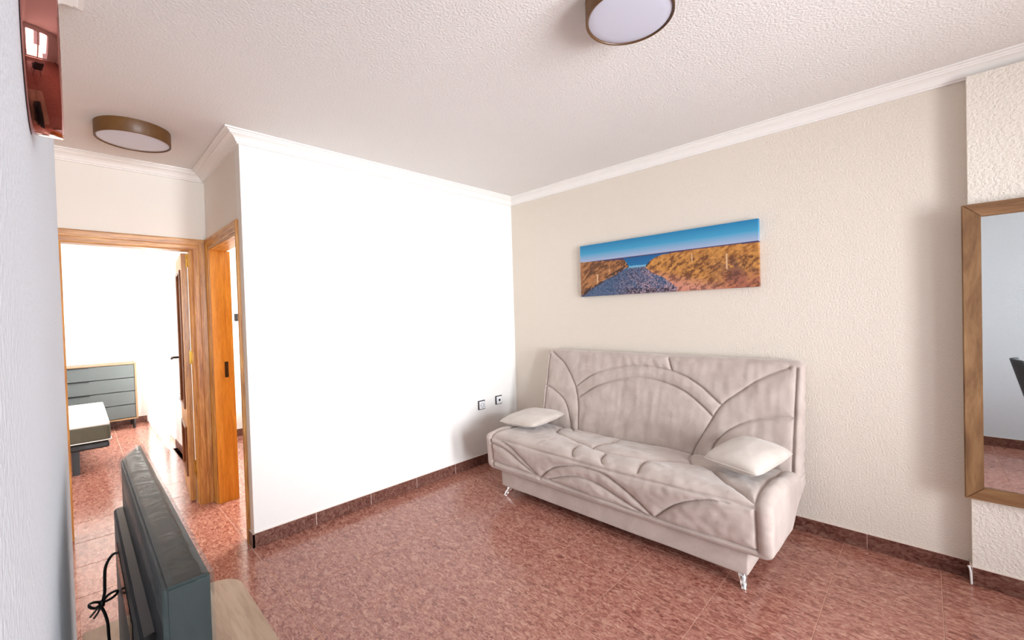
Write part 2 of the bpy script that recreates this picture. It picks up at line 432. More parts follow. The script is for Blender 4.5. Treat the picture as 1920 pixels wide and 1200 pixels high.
# ------------------------------------------------------------------ windows
M['pvc'] = plain('white_frame', srgb(238, 238, 236), 0.4, var=0.01)
tg = NT('glass'); tg.set(Roughness=0.0, IOR=1.45); tg.b.inputs['Transmission Weight'].default_value = 1.0
lpn = tg.n('ShaderNodeBsdfTransparent'); mx = tg.n('ShaderNodeMixShader'); mx.inputs[0].default_value = 0.08
gl = tg.n('ShaderNodeBsdfGlossy'); gl.inputs['Roughness'].default_value = 0.02
tg.l(lpn.outputs[0], mx.inputs[1]); tg.l(gl.outputs[0], mx.inputs[2]); tg.l(mx.outputs[0], tg.t.nodes['Material Output'].inputs[0])
M['glass'] = tg.m
def window(name, axis, plane, a0, a1, z0, z1, leaves=2):
    root = empty(name); root['kind'] = 'structure'
    def B(u0, u1, d0, d1, za, zb):
        return ((plane + d0, u0, za), (plane + d1, u1, zb)) if axis == 'x' else ((u0, plane + d0, za), (u1, plane + d1, zb))
    bm = bmesh.new()
    for b in (B(a0, a0 + 0.05, 0.02, 0.09, z0, z1), B(a1 - 0.05, a1, 0.02, 0.09, z0, z1), B(a0 + 0.05, a1 - 0.05, 0.02, 0.09, z1 - 0.05, z1), B(a0 + 0.05, a1 - 0.05, 0.02, 0.09, z0, z0 + 0.05)):
        add_box(bm, *b)
    obj('window_frame', bm, M['pvc'], root)
    wl = (a1 - a0 - 0.1) / leaves
    for k in range(leaves):
        s0 = a0 + 0.05 + k * wl; s1 = s0 + wl; bm = bmesh.new()
        for b in (B(s0, s0 + 0.06, 0.035, 0.075, z0 + 0.05, z1 - 0.05), B(s1 - 0.06, s1, 0.035, 0.075, z0 + 0.05, z1 - 0.05),
                  B(s0 + 0.06, s1 - 0.06, 0.035, 0.075, z0 + 0.05, z0 + 0.12), B(s0 + 0.06, s1 - 0.06, 0.035, 0.075, z1 - 0.12, z1 - 0.05)):
            add_box(bm, *b)
        sash = obj('sash', bm, M['pvc'], root)
        obj('pane', box(*B(s0 + 0.06, s1 - 0.06, 0.052, 0.058, z0 + 0.12, z1 - 0.12)), M['glass'], sash)
    return root
window('window_1', 'x', XE, -3.0, -1.0, 0.0, 2.25)
window('window_2', 'y', -2.3, -4.8, -3.1, 0.0, 2.2)
# terrace outside the glass doors
M['terrace'] = plain('terracotta_terrace', srgb(196, 150, 120), 0.8, var=0.1, scale=6, world=True)

# sheer curtain in front of window_2
t = NT('sheer_white_fabric'); tr = t.n('ShaderNodeBsdfTranslucent'); tr.inputs[0].default_value = (0.95, 0.95, 0.93, 1)
df = t.n('ShaderNodeBsdfDiffuse'); df.inputs[0].default_value = (0.9, 0.9, 0.88, 1)
m1 = t.n('ShaderNodeMixShader'); m1.inputs[0].default_value = 0.6; t.l(df.outputs[0], m1.inputs[1]); t.l(tr.outputs[0], m1.inputs[2])
tp = t.n('ShaderNodeBsdfTransparent'); m2 = t.n('ShaderNodeMixShader'); m2.inputs[0].default_value = 0.25
t.l(m1.outputs[0], m2.inputs[1]); t.l(tp.outputs[0], m2.inputs[2]); t.l(m2.outputs[0], t.t.nodes['Material Output'].inputs[0])
M['sheer'] = t.m
bm = bmesh.new(); n = 150; rows = []
for iz, z in enumerate(np.linspace(0.03, 2.28, 12)):
    row = []
    for i in range(n + 1):
        x = -4.88 + i / n * 1.80
        row.append(bm.verts.new((x, -2.375 + 0.022 * math.sin(i * 0.62 + 0.4 * math.sin(i * 0.13)) * (1.0 + 0.2 * math.sin(z * 3 + i)), z)))
    rows.append(row)
for a, b in zip(rows, rows[1:]):
    for k in range(n): bm.faces.new((a[k], a[k + 1], b[k + 1], b[k]))
cu = empty('curtain', (-3.98, -2.375, 0)); tag(cu, 'sheer white curtain glowing with daylight in the far corner of the bedroom', 'curtain')
o = obj('cloth', bm, M['sheer'], None, True); o.parent = cu; o.matrix_parent_inverse = Matrix.Translation((3.98, 2.375, 0))
bm = bmesh.new(); add_tube(bm, [(-4.93, -2.375, 2.31), (-3.02, -2.375, 2.31)], 0.012, 10)
for x in (-4.93, -3.02): add_lathe(bm, [(0.001, -0.02), (0.02, -0.01), (0.02, 0.01), (0.001, 0.02)], 12, 'Z', (x, -2.375, 2.31))
for x in (-4.7, -3.2): add_box(bm, (x - 0.008, -2.375, 2.30), (x + 0.008, -2.3005, 2.33))
o = obj('curtain_rod', bm, M['pvc'], None, auto=40); o.parent = cu; o.matrix_parent_inverse = Matrix.Translation((3.98, 2.375, 0))

def under(root, *objs):
    """keep world placement of meshes built in world coordinates"""
    inv = Matrix.LocRotScale(root.location, root.rotation_euler, None).inverted()
    for o in objs:
        o.parent = root; o.matrix_parent_inverse = inv

# ------------------------------------------------------------------ ceiling lamps
M['lamp_rim'] = wood('brown_wood_rim', [(0.3, srgb(74, 44, 16)), (0.5, srgb(102, 66, 26)), (0.7, srgb(120, 82, 38))], 2, scale=4, stretch=1.5, rough=0.5)
M['diffuser'] = plain('milky_diffuser', srgb(204, 205, 220), 0.22, var=0.01)
def ceiling_lamp(x, y, R, label):
    r = empty('ceiling_lamp', (x, y, H)); tag(r, label, 'ceiling lamp', 'round flat ceiling lamps')
    z0 = -0.075
    bm = bmesh.new()
    add_lathe(bm, [(R - 0.012, -0.0005), (R, -0.0005), (R, z0), (R - 0.001, z0 - 0.001), (R - 0.006, z0 - 0.001), (R - 0.007, z0), (R - 0.007, -0.0005)], 96)
    obj('rim', bm, M['lamp_rim'], r, auto=50)
    bm = bmesh.new(); rr = R - 0.0075
    rings = add_lathe(bm, [(rr, z0 + 0.012), (rr, z0 + 0.004), (rr * 0.97, z0 + 0.0025), (rr * 0.8, z0 + 0.001), (rr * 0.5, z0 - 0.0005), (rr * 0.2, z0 - 0.001)], 96)
    bm.faces.new(rings[-1])
    obj('diffuser', bm, M['diffuser'], r, True)
ceiling_lamp(2.178, -1.615, 0.155, 'round ceiling lamp with brown rim above the living room, at top of frame')
ceiling_lamp(-0.32, -2.777, 0.168, 'round ceiling lamp with brown rim over the hallway by the bedroom doors')

# ------------------------------------------------------------------ canvas picture
def canvas():
    r = empty('canvas_picture', (1.508, -0.002, 1.71))
    tag(r, 'wide canvas print of a sandy beach path between grassy dunes on the cream wall', 'picture')
    W, HH, T = 1.352, 0.428, 0.030
    nu, nv = 380, 122
    def to_crop(u, v):
        q = 1.344; up = u / (q - (q - 1) * u)
        x = 140 + 1640 * up; top = 355 - 250 * up; bot = 820 - 90 * up
        return x, top + (bot - top) * v
    U, V = np.meshgrid(np.linspace(0, 1, nu + 1), np.linspace(0, 1, nv + 1))
    X, Y = to_crop(U, V)
    rng = np.random.RandomState(3)
    def lnoise(sx, sy, skew=0.0):
        gx, gy = int(sx), int(sy); G = rng.rand(gy + 3, gx + 3)
        a = (U + skew * V) % 1.0 * gx; b = V * gy
        i = a.astype(int); j = b.astype(int); fa = a - i; fb = b - j
        fa = fa * fa * (3 - 2 * fa); fb = fb * fb * (3 - 2 * fb)
        return (G[j, i] * (1 - fa) + G[j, i + 1] * fa) * (1 - fb) + (G[j + 1, i] * (1 - fa) + G[j + 1, i + 1] * fa) * fb
    N1 = 0.5 * lnoise(60, 20, 0.3) + 0.3 * lnoise(140, 45, 0.25) + 0.2 * lnoise(300, 90)
    N2 = 0.5 * lnoise(40, 12, -0.2) + 0.5 * lnoise(110, 30, 0.1)
    N3 = 0.4 * lnoise(190, 60) + 0.6 * lnoise(330, 110)
    N4 = lnoise(14, 6, 0.4)
    c = lambda *a: np.array(srgb(*a)[:3])
    def lerp(a, b, t): return a[None, None] * (1 - t[..., None]) + b[None, None] * t[..., None] if a.ndim == 1 else a * (1 - t[..., None]) + b * t[..., None]
    def poly(pts):
        ins = np.zeros(X.shape, bool); n = len(pts)
        for i in range(n):
            x1, y1 = pts[i]; x2, y2 = pts[(i + 1) % n]
            if y1 == y2: continue
            cond = ((y1 > Y) != (y2 > Y)) & (X < (x2 - x1) * (Y - y1) / (y2 - y1) + x1); ins ^= cond
        return ins
    s = np.clip(V / 0.33, 0, 1)
    A = lerp(c(22, 128, 180), c(70, 165, 208), np.clip(s * 1.8, 0, 1)); A = A * (1 - np.clip((s - 0.5) * 2, 0, 1)[..., None]) + c(178, 188, 218) * np.clip((s - 0.5) * 2, 0, 1)[..., None]
    hz = V > 0.325
    A[hz] = c(66, 52, 92)
    sea = (V > 0.34) & (X > 540) & (X < 960)
    A[sea] = (lerp(c(8, 92, 150), c(26, 120, 176), np.clip((V - 0.33) / 0.2, 0, 1)))[sea]
    foam = (np.abs(Y - (548 - (X - 590) * 0.10)) < 9 + 4 * N3) & (X > 575) & (X < 760); A[foam] = c(120, 185, 215)
    path = poly([(590, 556), (745, 540), (800, 560), (1010, 700), (1080, 780), (990, 900), (60, 900), (60, 840), (160, 790), (300, 690), (440, 610)])
    pc = lerp(c(44, 72, 108), c(104, 118, 150), np.clip((N3 - 0.35) * 2.4, 0, 1))
    pk = np.clip((X - 480) / 330 + (Y - 640) / 500, 0, 1) * (N3 > 0.50) * np.clip(0.3 + 1.6 * (N2 - 0.3), 0, 1)
    pc = lerp(pc, c(196, 160, 168), pk * 0.85); dk = ((N3 < 0.42) & (X > 450) & (N2 > 0.42)) * 0.75; pc = lerp(pc, c(34, 34, 62), dk * 1.0)
    A[path] = pc[path]
    left = poly([(100, 505), (545, 478), (560, 500), (585, 545), (520, 575), (470, 612), (380, 655), (300, 700), (160, 800), (100, 830)])
    lc = lerp(c(100, 60, 34), c(188, 126, 74), np.clip((N1 - 0.32) * 2.6, 0, 1)); A[left] = lc[left]
    lsh = poly([(540, 500), (560, 500), (590, 548), (520, 582), (470, 625), (300, 712), (160, 815), (160, 780), (300, 672), (450, 590), (540, 545)]) & (N1 < 0.56)
    A[lsh] = c(66, 40, 30)
    right = poly([(900, 432), (1200, 385), (1500, 350), (1850, 318), (1850, 900), (960, 900), (1030, 740), (900, 640), (800, 600), (735, 545), (775, 495), (830, 458)])
    rc = lerp(c(150, 92, 42), c(216, 152, 76), np.clip((N1 - 0.3) * 2.4, 0, 1))
    pinkm = np.clip(((Y - 560) / 160 - (X - 800) / 900), 0, 1) * (X < 1500); rc = lerp(rc, c(216, 146, 128), np.clip(pinkm * 1.3, 0, 0.85))
    mau = np.clip(1 - np.abs((X - 1560) / 330), 0, 1) * np.clip((Y - 430) / 90, 0, 1) * (N2 < 0.55); rc = lerp(rc, c(112, 70, 62), mau * 0.85)
    low = np.clip((Y - 560) / 110, 0, 1) * np.clip((X - 1380 + 260 * (N2 - 0.5)) / 160, 0, 1); rc = lerp(rc, c(186, 108, 90), low * 0.55)
    dk = ((N1 < 0.43) & (Y > 440)) * 1.0; rc = lerp(rc, c(84, 46, 32), dk * 0.6)
    A[right] = rc[right]
    edge = poly([(770, 500), (790, 495), (750, 545), (735, 545)]); A[edge] = c(60, 44, 60)
    drk = (np.abs(Y - (760 + (X - 800) * -0.04)) < 22) & (X > 560) & (X < 1010) & (N3 < 0.55); A[drk] = c(44, 34, 52)
    for (px, y0, y1, wd) in ((1487, 425, 570, 8), (1170, 425, 500, 5), (295, 612, 690, 7), (405, 560, 590, 4)):
        A[(np.abs(X - px) < wd) & (Y > y0) & (Y < y1)] = c(224, 182, 140)
    # mesh : front grid wrapping round the edges (sides repeat the border colour)
    xs = -W / 2 + U * W; zs = HH / 2 - V * HH
    verts = np.stack([xs.ravel(), np.full(xs.size, -T), zs.ravel()], 1)
    idx = np.arange(xs.size).reshape(xs.shape)
    F = np.stack([idx[:-1, :-1].ravel(), idx[1:, :-1].ravel(), idx[1:, 1:].ravel(), idx[:-1, 1:].ravel()], 1).tolist()
    ring = list(idx[0, :]) + list(idx[1:, -1]) + list(idx[-1, -2::-1]) + list(idx[-2:0:-1, 0])
    base = len(verts); back = verts[ring].copy(); back[:, 1] = 0.0
    A = A * 0.86
    cols = A.reshape(-1, 3); bc = cols[ring]
    verts = np.vstack([verts, back]); cols = np.vstack([cols, bc]); nr = len(ring)
    for k in range(nr):
        k2 = (k + 1) % nr; F.append([int(ring[k]), int(ring[k2]), base + k2, base + k])
    F.append([base + k for k in range(nr)][::-1])
    me = bpy.data.meshes.new('canvas'); me.from_pydata(verts.tolist(), [], F); me.update()
    ca = me.color_attributes.new('print', 'FLOAT_COLOR', 'POINT')
    ca.data.foreach_set('color', np.hstack([cols, np.ones((len(cols), 1))]).ravel())
    t = NT('printed_canvas'); t.set(Roughness=0.6)
    at = t.n('ShaderNodeAttribute'); at.attribute_name = 'print'
    nz = t.noise(t.pos(), 900, 1)
    t.l(at.outputs['Color'], t.b.inputs['Base Color']); t.bump(nz, 0.08, 0.001)
    link('printed_canvas', me, t.m, r)
canvas()

# ------------------------------------------------------------------ wall mirror (wood frame, on the pillar)
M['rustic'] = wood('rustic_brown_wood', [(0.25, srgb(88, 58, 34)), (0.42, srgb(128, 92, 58)), (0.58, srgb(152, 116, 78)), (0.75, srgb(174, 140, 100))], 2, scale=6, rough=0.55, coat=0, stretch=6, dist=1.4)
M['rustic_h'] = wood('rustic_brown_wood_across', [(0.25, srgb(92, 58, 34)), (0.42, srgb(128, 90, 56)), (0.58, srgb(150, 112, 74)), (0.75, srgb(172, 136, 96))], 0, scale=6, rough=0.55, coat=0, stretch=6, dist=1.4)
t = NT('mirror_silver'); t.set(Roughness=0.015, Metallic=1.0); t.base((0.76, 0.80, 0.79, 1)); M['mirror'] = t.m
def wall_mirror():
    x0, x1, z0, z1, fw = 3.060, 3.78, 0.425, 1.820, 0.062
    r = empty('wall_mirror', (x0, -0.0605, z0)); tag(r, 'large rectangular mirror in a thick brown rustic wood frame at right edge', 'mirror')
    yb, yf = -0.061, -0.098
    def rail(pts, mat):
        bm = bmesh.new()
        a = [bm.verts.new((x, yf, z)) for x, z in pts]; b = [bm.verts.new((x, yb, z)) for x, z in pts]
        bm.faces.new(a); bm.faces.new(b)
        for k in range(4): bm.faces.new((a[k], a[(k + 1) % 4], b[(k + 1) % 4], b[k]))
        fe = [e for e in bm.edges if all(v.co.y < yf + 1e-5 for v in e.verts)]
        bmesh.ops.bevel(bm, geom=fe, offset=0.003, segments=2, affect='EDGES')
        return obj('frame_rail', bm, mat, auto=40)
    L = rail([(x0, z0), (x0 + fw, z0 + fw), (x0 + fw, z1 - fw), (x0, z1)], M['rustic'])
    R_ = rail([(x1, z0), (x1 - fw, z0 + fw), (x1 - fw, z1 - fw), (x1, z1)], M['rustic'])
    T = rail([(x0, z1), (x1, z1), (x1 - fw, z1 - fw), (x0 + fw, z1 - fw)], M['rustic_h'])
    B = rail([(x0, z0), (x1, z0), (x1 - fw, z0 + fw), (x0 + fw, z0 + fw)], M['rustic_h'])
    G = obj('mirror_glass', box((x0 + fw - 0.004, -0.086, z0 + fw - 0.004), (x1 - fw + 0.004, -0.081, z1 - fw + 0.004)), M['mirror'])
    Bk = obj('backing_board', box((x0 + fw * 0.5, -0.080, z0 + fw * 0.5), (x1 - fw * 0.5, -0.062, z1 - fw * 0.5)), M['rustic'])
    under(r, L, R_, T, B, G, Bk)
wall_mirror()

# ------------------------------------------------------------------ copper rimmed round mirror on the near wall
t = NT('polished_copper'); t.set(Roughness=0.04, Metallic=1.0); t.base(srgb(168, 112, 104)); M['copper'] = t.m
def copper_mirror():
    R, cx, cz = 0.096, 2.147, 1.712
    r = empty('round_copper_mirror', (cx, YN + 0.001, cz)); tag(r, 'glossy copper rim of a round mirror on the grey wall at far left edge', 'mirror')
    bm = bmesh.new(); d = 0.028
    add_lathe(bm, [(R - 0.02, 0), (R, 0), (R, d - 0.0015), (R - 0.0015, d), (R - 0.010, d), (R - 0.012, d - 0.003), (R - 0.012, d - 0.008)], 128, 'Y')
    obj('rim', bm, M['copper'], r, auto=50)
    bm = bmesh.new(); rg = add_lathe(bm, [(R - 0.0125, d - 0.012), (R - 0.0125, d - 0.008), (R - 0.04, d - 0.0078)], 96, 'Y'); bm.faces.new(rg[-1])
    obj('mirror_glass', bm, M['mirror'], r)
copper_mirror()

# ------------------------------------------------------------------ sockets and switches
M['plate_white'] = plain('white_plastic', srgb(232, 232, 234), 0.35, var=0.01)
M['plate_dark'] = plain('anthracite_plastic', srgb(58, 55, 58), 0.4, var=0.02)
def socket(name, loc, rz, label, group=None, hole='dot', size=0.082, frame='plate_dark', cat='socket'):
    """local: plate in XZ plane, faces -Y"""
    r = empty(name, loc, rz); tag(r, label, cat, group)
    s = size / 2
    obj('frame', box((-s, -0.012, -s), (s, -0.0005, s), 0.003, 2), M[frame], r, auto=40)
    q = s - 0.007
    obj('cover_plate', box((-q, -0.019, -q), (q, -0.012, q), 0.003, 2), M['plate_white' if frame != 'plate_white' or True else ''], r, auto=40)
    bm = bmesh.new()
    if hole == 'dot':
        rg = add_lathe(bm, [(0.012, -0.0188), (0.012, -0.0202), (0.006, -0.0205)], 20, 'Y'); bm.faces.new(rg[-1])
        obj('aerial_outlet', bm, M['black'], r)
    elif hole == 'ring':
        add_lathe(bm, [(0.0205, -0.0188), (0.0205, -0.0204), (0.018, -0.0204), (0.018, -0.0188)], 28, 'Y')
        for x in (-0.009, 0.009): add_lathe(bm, [(0.003, -0.019), (0.003, -0.0196), (0.0005, -0.0197)], 8, 'Y', (x, 0, 0))
        obj('plug_hole', bm, M['plate_dark'], r)
    else:
        obj('rocker', box((-q * 0.7, -0.022, -q * 0.7), (q * 0.7, -0.019, q * 0.7), 0.002, 1), M[frame], r)
    return r
# R_z(+90): local -Y -> +X
socket('wall_socket', (0.0, -0.473, 0.542), PI / 2, 'dark framed square power socket on white wall, farther from the corner', 'low sockets beside the sofa', 'ring')
socket('aerial_socket', (0.0, -0.255, 0.553), PI / 2, 'dark framed square aerial socket on white wall, nearer the corner', 'low sockets beside the sofa', 'dot')
socket('light_switch', (-5.0, -2.36, 1.07), PI / 2, 'small pale switch on the bedroom wall right of the grey dresser', None, 'rocker', 0.11, 'plate_white', 'switch')
socket('wall_socket', (-2.62, -2.3, 0.60), 0, 'black socket low on bedroom wall past the door, left one', 'bedroom wall sockets', 'ring', 0.09)
socket('wall_socket', (-2.40, -2.3, 0.60), 0, 'black socket low on bedroom wall past the door, right one nearer the hinges', 'bedroom wall sockets', 'ring', 0.09)
o = socket('light_switch', (-3.0, -1.675, 1.424), PI / 2, 'small black switch seen through the narrow second doorway', None, 'rocker', 0.09, 'plate_dark', 'switch')
for ch in o.children: ch.data = ch.data.copy(); ch.data.materials.clear(); ch.data.materials.append(M['black'])

# ------------------------------------------------------------------ rounded-box mesh with displacement
def rbox(lo, hi, r, step, warp, name, mat, parent=None, ra=4):
    lo = np.array(lo, float); hi = np.array(hi, float)
    def ax(a, b, st):
        core = np.linspace(a + r, b - r, max(2, int(round((b - a - 2 * r) / st)) + 1))
        th = np.linspace(0, PI / 2, ra + 1)[:-1]
        e = r * (1 - np.tan(PI / 4 * (1 - np.arange(ra) / ra) * 1.0))  # spacing towards the edge
        pre = a + r - r * np.tan(np.linspace(PI / 4, 0, ra + 1)[:-1])
        post = b - r + r * np.tan(np.linspace(0, PI / 4, ra + 1)[1:])
        return np.concatenate([pre, core, post])
    A = [ax(lo[i], hi[i], step[i]) for i in range(3)]
    n = [len(a) for a in A]; ids = {}; V = []; F = []
    def vid(i, j, k):
        key = (i, j, k)
        if key not in ids:
            ids[key] = len(V); V.append((A[0][i], A[1][j], A[2][k]))
        return ids[key]
    for k in (0, n[2] - 1):
        for i in range(n[0] - 1):
            for j in range(n[1] - 1):
                q = [vid(i, j, k), vid(i + 1, j, k), vid(i + 1, j + 1, k), vid(i, j + 1, k)]; F.append(q if k else q[::-1])
    for j in (0, n[1] - 1):
        for i in range(n[0] - 1):
            for k in range(n[2] - 1):
                q = [vid(i, j, k), vid(i + 1, j, k), vid(i + 1, j, k + 1), vid(i, j, k + 1)]; F.append(q[::-1] if j else q)
    for i in (0, n[0] - 1):
        for j in range(n[1] - 1):
            for k in range(n[2] - 1):
                q = [vid(i, j, k), vid(i, j + 1, k), vid(i, j + 1, k + 1), vid(i, j, k + 1)]; F.append(q if i else q[::-1])
    V = np.array(V); C = np.clip(V, lo + r, hi - r); D = V - C
    L = np.linalg.norm(D, axis=1, keepdims=True); Nn = D / np.maximum(L, 1e-9)
    P = C + r * Nn
    P = warp(P, Nn)
    me = bpy.data.meshes.new(name); me.from_pydata(P.tolist(), [], F); me.update()
    return link(name, me, mat, parent, True)
def dist_curves(pts, curves):
    d = np.full(len(pts), 9.0)
    for c in curves:
        c = np.array([(p[0], p[1]) for p in smooth_path([(a, b, 0) for a, b in c], 6)])
        for a, b in zip(c, c[1:]):
            ab = b - a; t = np.clip(((pts - a) @ ab) / max(ab @ ab, 1e-12), 0, 1)
            d = np.minimum(d, np.linalg.norm(pts - (a + t[:, None] * ab), axis=1))
    return d
def vn(P, s, seed=0.0):
    return np.array([noise.noise(Vector((p[0] * s[0] + seed, p[1] * s[1], p[2] * s[2]))) for p in P])

# ------------------------------------------------------------------ sofa
def fabric(name, c1, c2):
    t = NT(name); t.set(Roughness=0.85); t.b.inputs['Sheen Weight'].default_value = 0.35; t.b.inputs['Sheen Roughness'].default_value = 0.5
    p = t.pos(world=False)
    a = t.noise(p, 7, 5, 0.65, 0.6); b = t.noise(p, 220, 2)
    t.base(t.mix(t.ramp(a, [(0.35, (0, 0, 0, 1)), (0.68, (1, 1, 1, 1))]), c1, c2))
    add = t.n('ShaderNodeMath'); add.operation = 'MULTIPLY_ADD'; add.inputs[1].default_value = 0.25; t.l(b, add.inputs[0])
    t.l(t.noise(p, 28, 3), add.inputs[2]); t.bump(add.outputs[0], 0.25, 0.003)
    return t.m
M['velvet'] = fabric('greige_velvet', srgb(178, 162, 153), srgb(196, 181, 172))
M['velvet_light'] = fabric('light_greige_velvet', srgb(192, 180, 170), srgb(206, 195, 186))
M['chrome'] = plain('chrome', (0.85, 0.85, 0.86, 1), 0.12, 1.0, var=0.01)

def sofa():
    ox, oy = 1.47, -0.45
    root = empty('sofa_bed', (ox, oy, 0))
    tag(root, 'greige velvet clic-clac sofa bed with curved stitched quilting against the cream wall', 'sofa')
    parts = []
    # backrest -------------------------------------------------
    archO = [(0.87, 0.764), (1.026, 0.869), (1.263, 0.938), (1.470, 0.952), (1.687, 0.925), (1.844, 0.857), (1.992, 0.744)]
    archI = [(0.905, 0.678), (1.077, 0.785), (1.309, 0.857), (1.490, 0.868), (1.693, 0.828), (1.836, 0.754), (1.941, 0.667)]
    lft = [(0.576, 1.02), (0.725, 0.922), (0.837, 0.781), (0.883, 0.677), (0.905, 0.56), (0.917, 0.40)]
    lftS = [(0.540, 0.737), (0.656, 0.698), (0.776, 0.61), (0.843, 0.447), (0.85, 0.40)]
    rgt = [(2.357, 1.003), (2.218, 0.933), (2.095, 0.839), (1.992, 0.744), (1.916, 0.607), (1.838, 0.452), (1.826, 0.40)]
    rgtS = [(2.392, 0.721), (2.273, 0.708), (2.153, 0.67), (2.04, 0.599), (1.963, 0.503), (1.925, 0.40)]
    eR = [(2.392, 1.00), (2.385, 0.40)]; eL = [(0.548, 1.00), (0.555, 0.40)]
    small = [(1.62, 1.02), (1.655, 0.935)]
    CB = [archO, archI, lft, lftS, rgt, rgtS, eR, eL, small]
    def warpB(P, N):
        front = np.clip(-N[:, 1] * 1.4 - 0.2, 0, 1)
        xz = P[:, [0, 2]]
        d = dist_curves(xz, CB)
        puff = 0.014 * (1 - np.exp(-d / 0.022)) - 0.010 - 0.012 * np.exp(-(d / 0.0055) ** 2)
        wr = 0.005 * vn(P, (6, 1, 13), 3.1) + 0.004 * vn(P, (24, 1, 8), 7.7)
        # gathers near the small side curves and low middle
        gat = np.exp(-((P[:, 2] - 0.50) / 0.09) ** 2) * 0.004 * np.sin(P[:, 0] * 38 + 3 * vn(P, (5, 1, 5)))
        gat += 0.003 * np.exp(-((P[:, 2] - 0.98) / 0.03) ** 2) * np.sin(P[:, 0] * 70 + 4 * vn(P, (6, 1, 6), 2)) * np.exp(-((P[:, 0] - 1.4) / 0.35) ** 2)
        side = 0.004 * np.sin(P[:, 2] * 60 + 7 * vn(P, (3, 3, 6))) * np.clip(np.abs(N[:, 0]) - 0.3, 0, 1)
        Q = P.copy()
        Q[:, 0] += N[:, 0] * (side + 0.004 * vn(P, (5, 9, 14), 1))
        tt = (P[:, 1] + 0.12) / 0.11             # 0 front .. 1 rear
        zz = (P[:, 2] - 0.40) / 0.63
        yf = -0.255 + 0.135 * zz; th = 0.150 - 0.045 * zz
        Q[:, 1] = yf + tt * th - front * (puff + wr + gat)
        # belly: middle of the backrest bulges a little
        Q[:, 1] -= front * 0.012 * np.clip(1 - ((P[:, 2] - 0.65) / 0.38) ** 2, 0, 1)
        Q[:, 2] += 0.006 * np.clip(N[:, 2], 0, 1) * vn(P, (6, 1, 1), 4)
        return Q
    parts.append(rbox((0.515, -0.12, 0.385), (2.425, -0.01, 1.042), 0.035, (0.006, 0.02, 0.006), warpB, 'backrest', M['velvet']))
    # seat -----------------------------------------------------
    zt = 0.46
    F = lambda L: [(x, z - zt) for x, z in L]
    T = lambda L: [(x, y + 0.90) for x, y in L]
    CS = [F([(0.59, 0.452), (0.704, 0.452), (1.3, 0.440), (1.861, 0.440), (2.357, 0.455)]),
          F([(0.58, 0.245), (0.718, 0.24), (1.084, 0.232), (1.5, 0.215), (1.854, 0.205), (2.362, 0.214)]),
          F([(1.034, 0.222), (1.146, 0.326), (1.297, 0.391), (1.435, 0.412), (1.562, 0.399), (1.651, 0.355), (1.735, 0.301), (1.854, 0.205)]),
          F([(1.094, 0.23), (1.294, 0.311), (1.42, 0.325), (1.53, 0.308), (1.648, 0.262), (1.815, 0.204)]),
          F([(0.62, 0.45), (0.74, 0.425), (0.859, 0.354), (1.034, 0.222)]),
          F([(0.585, 0.40), (0.724, 0.375), (0.879, 0.294), (1.024, 0.227)]),
          F([(1.854, 0.205), (1.983, 0.336), (2.134, 0.415), (2.26, 0.440), (2.366, 0.448)]),
          F([(2.362, 0.20), (2.362, 0.46)]), T([(2.362, -0.90), (2.345, -0.60), (2.352, -0.26)]),
          F([(0.578, 0.20), (0.578, 0.46)]), T([(0.578, -0.90), (0.595, -0.60), (0.588, -0.26)]),
          T([(0.812, -0.30), (0.90, -0.50), (1.15, -0.62), (1.339, -0.679), (1.512, -0.712), (1.72, -0.66), (1.947, -0.561), (2.03, -0.56), (2.2, -0.74), (2.365, -0.885)]),
          T([(1.339, -0.679), (1.36, -0.50), (1.33, -0.33)]), T([(1.332, -0.89), (1.27, -0.80), (1.246, -0.72)]),
          T([(1.55, -0.89), (1.50, -0.82), (1.468, -0.72)]), T([(1.766, -0.88), (1.745, -0.80), (1.727, -0.70)]),
          T([(1.84, -0.27), (1.87, -0.40), (1.95, -0.56)]), T([(0.9, -0.28), (0.95, -0.35), (1.1, -0.33), (1.3, -0.27)])]
    def warpS(P, N):
        front = np.clip(-N[:, 1], 0, 1); top = np.clip(N[:, 2], 0, 1)
        s = np.where(N[:, 1] < -0.5, P[:, 2] - zt, P[:, 1] + 0.90)
        ed = (P[:, 1] < -0.80) & (P[:, 2] > 0.36)
        xs = np.stack([P[:, 0], s], 1)
        d = dist_curves(xs, CS)
        vis = np.clip(front + top, 0, 1) * (N[:, 2] > -0.5)
        puff = 0.016 * (1 - np.exp(-d / 0.024)) - 0.009 - 0.012 * np.exp(-(d / 0.0055) ** 2)
        wr = 0.006 * vn(P, (6, 9, 7), 2.2) + 0.004 * vn(P, (20, 20, 20), 9.1)
        rear = np.clip((P[:, 1] + 0.68) / 0.25, 0, 1) * top
        wr += rear * (0.010 * vn(P, (7, 13, 1), 5.5) - 0.004)
        disp = vis * (puff + wr)
        Q = P.copy()
        Q += N * disp[:, None]
        # side puff wrinkles
        sd = np.clip(np.abs(N[:, 0]) - 0.3, 0, 1)
        Q[:, 0] += np.sign(N[:, 0]) * sd * (0.008 * vn(P, (2, 6, 9), 6.0) + 0.004)
        y = P[:, 1]
        ztop = np.interp(y, [-0.90, -0.82, -0.6, -0.30, -0.26, -0.10], [0.462, 0.472, 0.468, 0.435, 0.40, 0.39])
        zbot = np.interp(y, [-0.90, -0.75, -0.48, -0.25, -0.10], [0.205, 0.185, 0.180, 0.30, 0.355])
        h = (Q[:, 2] - 0.18) / (0.47 - 0.18)
        Q[:, 2] = zbot + h * (ztop - zbot)
        # raised rims at the two ends, soft hollow in the middle
        Q[:, 2] += top * 0.012 * np.clip((np.abs(P[:, 0] - 1.47) - 0.80) / 0.1, 0, 1) * np.clip((P[:, 1] + 0.9) * 8, 0, 1)
        # front leans in toward the bottom
        Q[:, 1] += front * (0.46 - P[:, 2]) * 0.10
        return Q
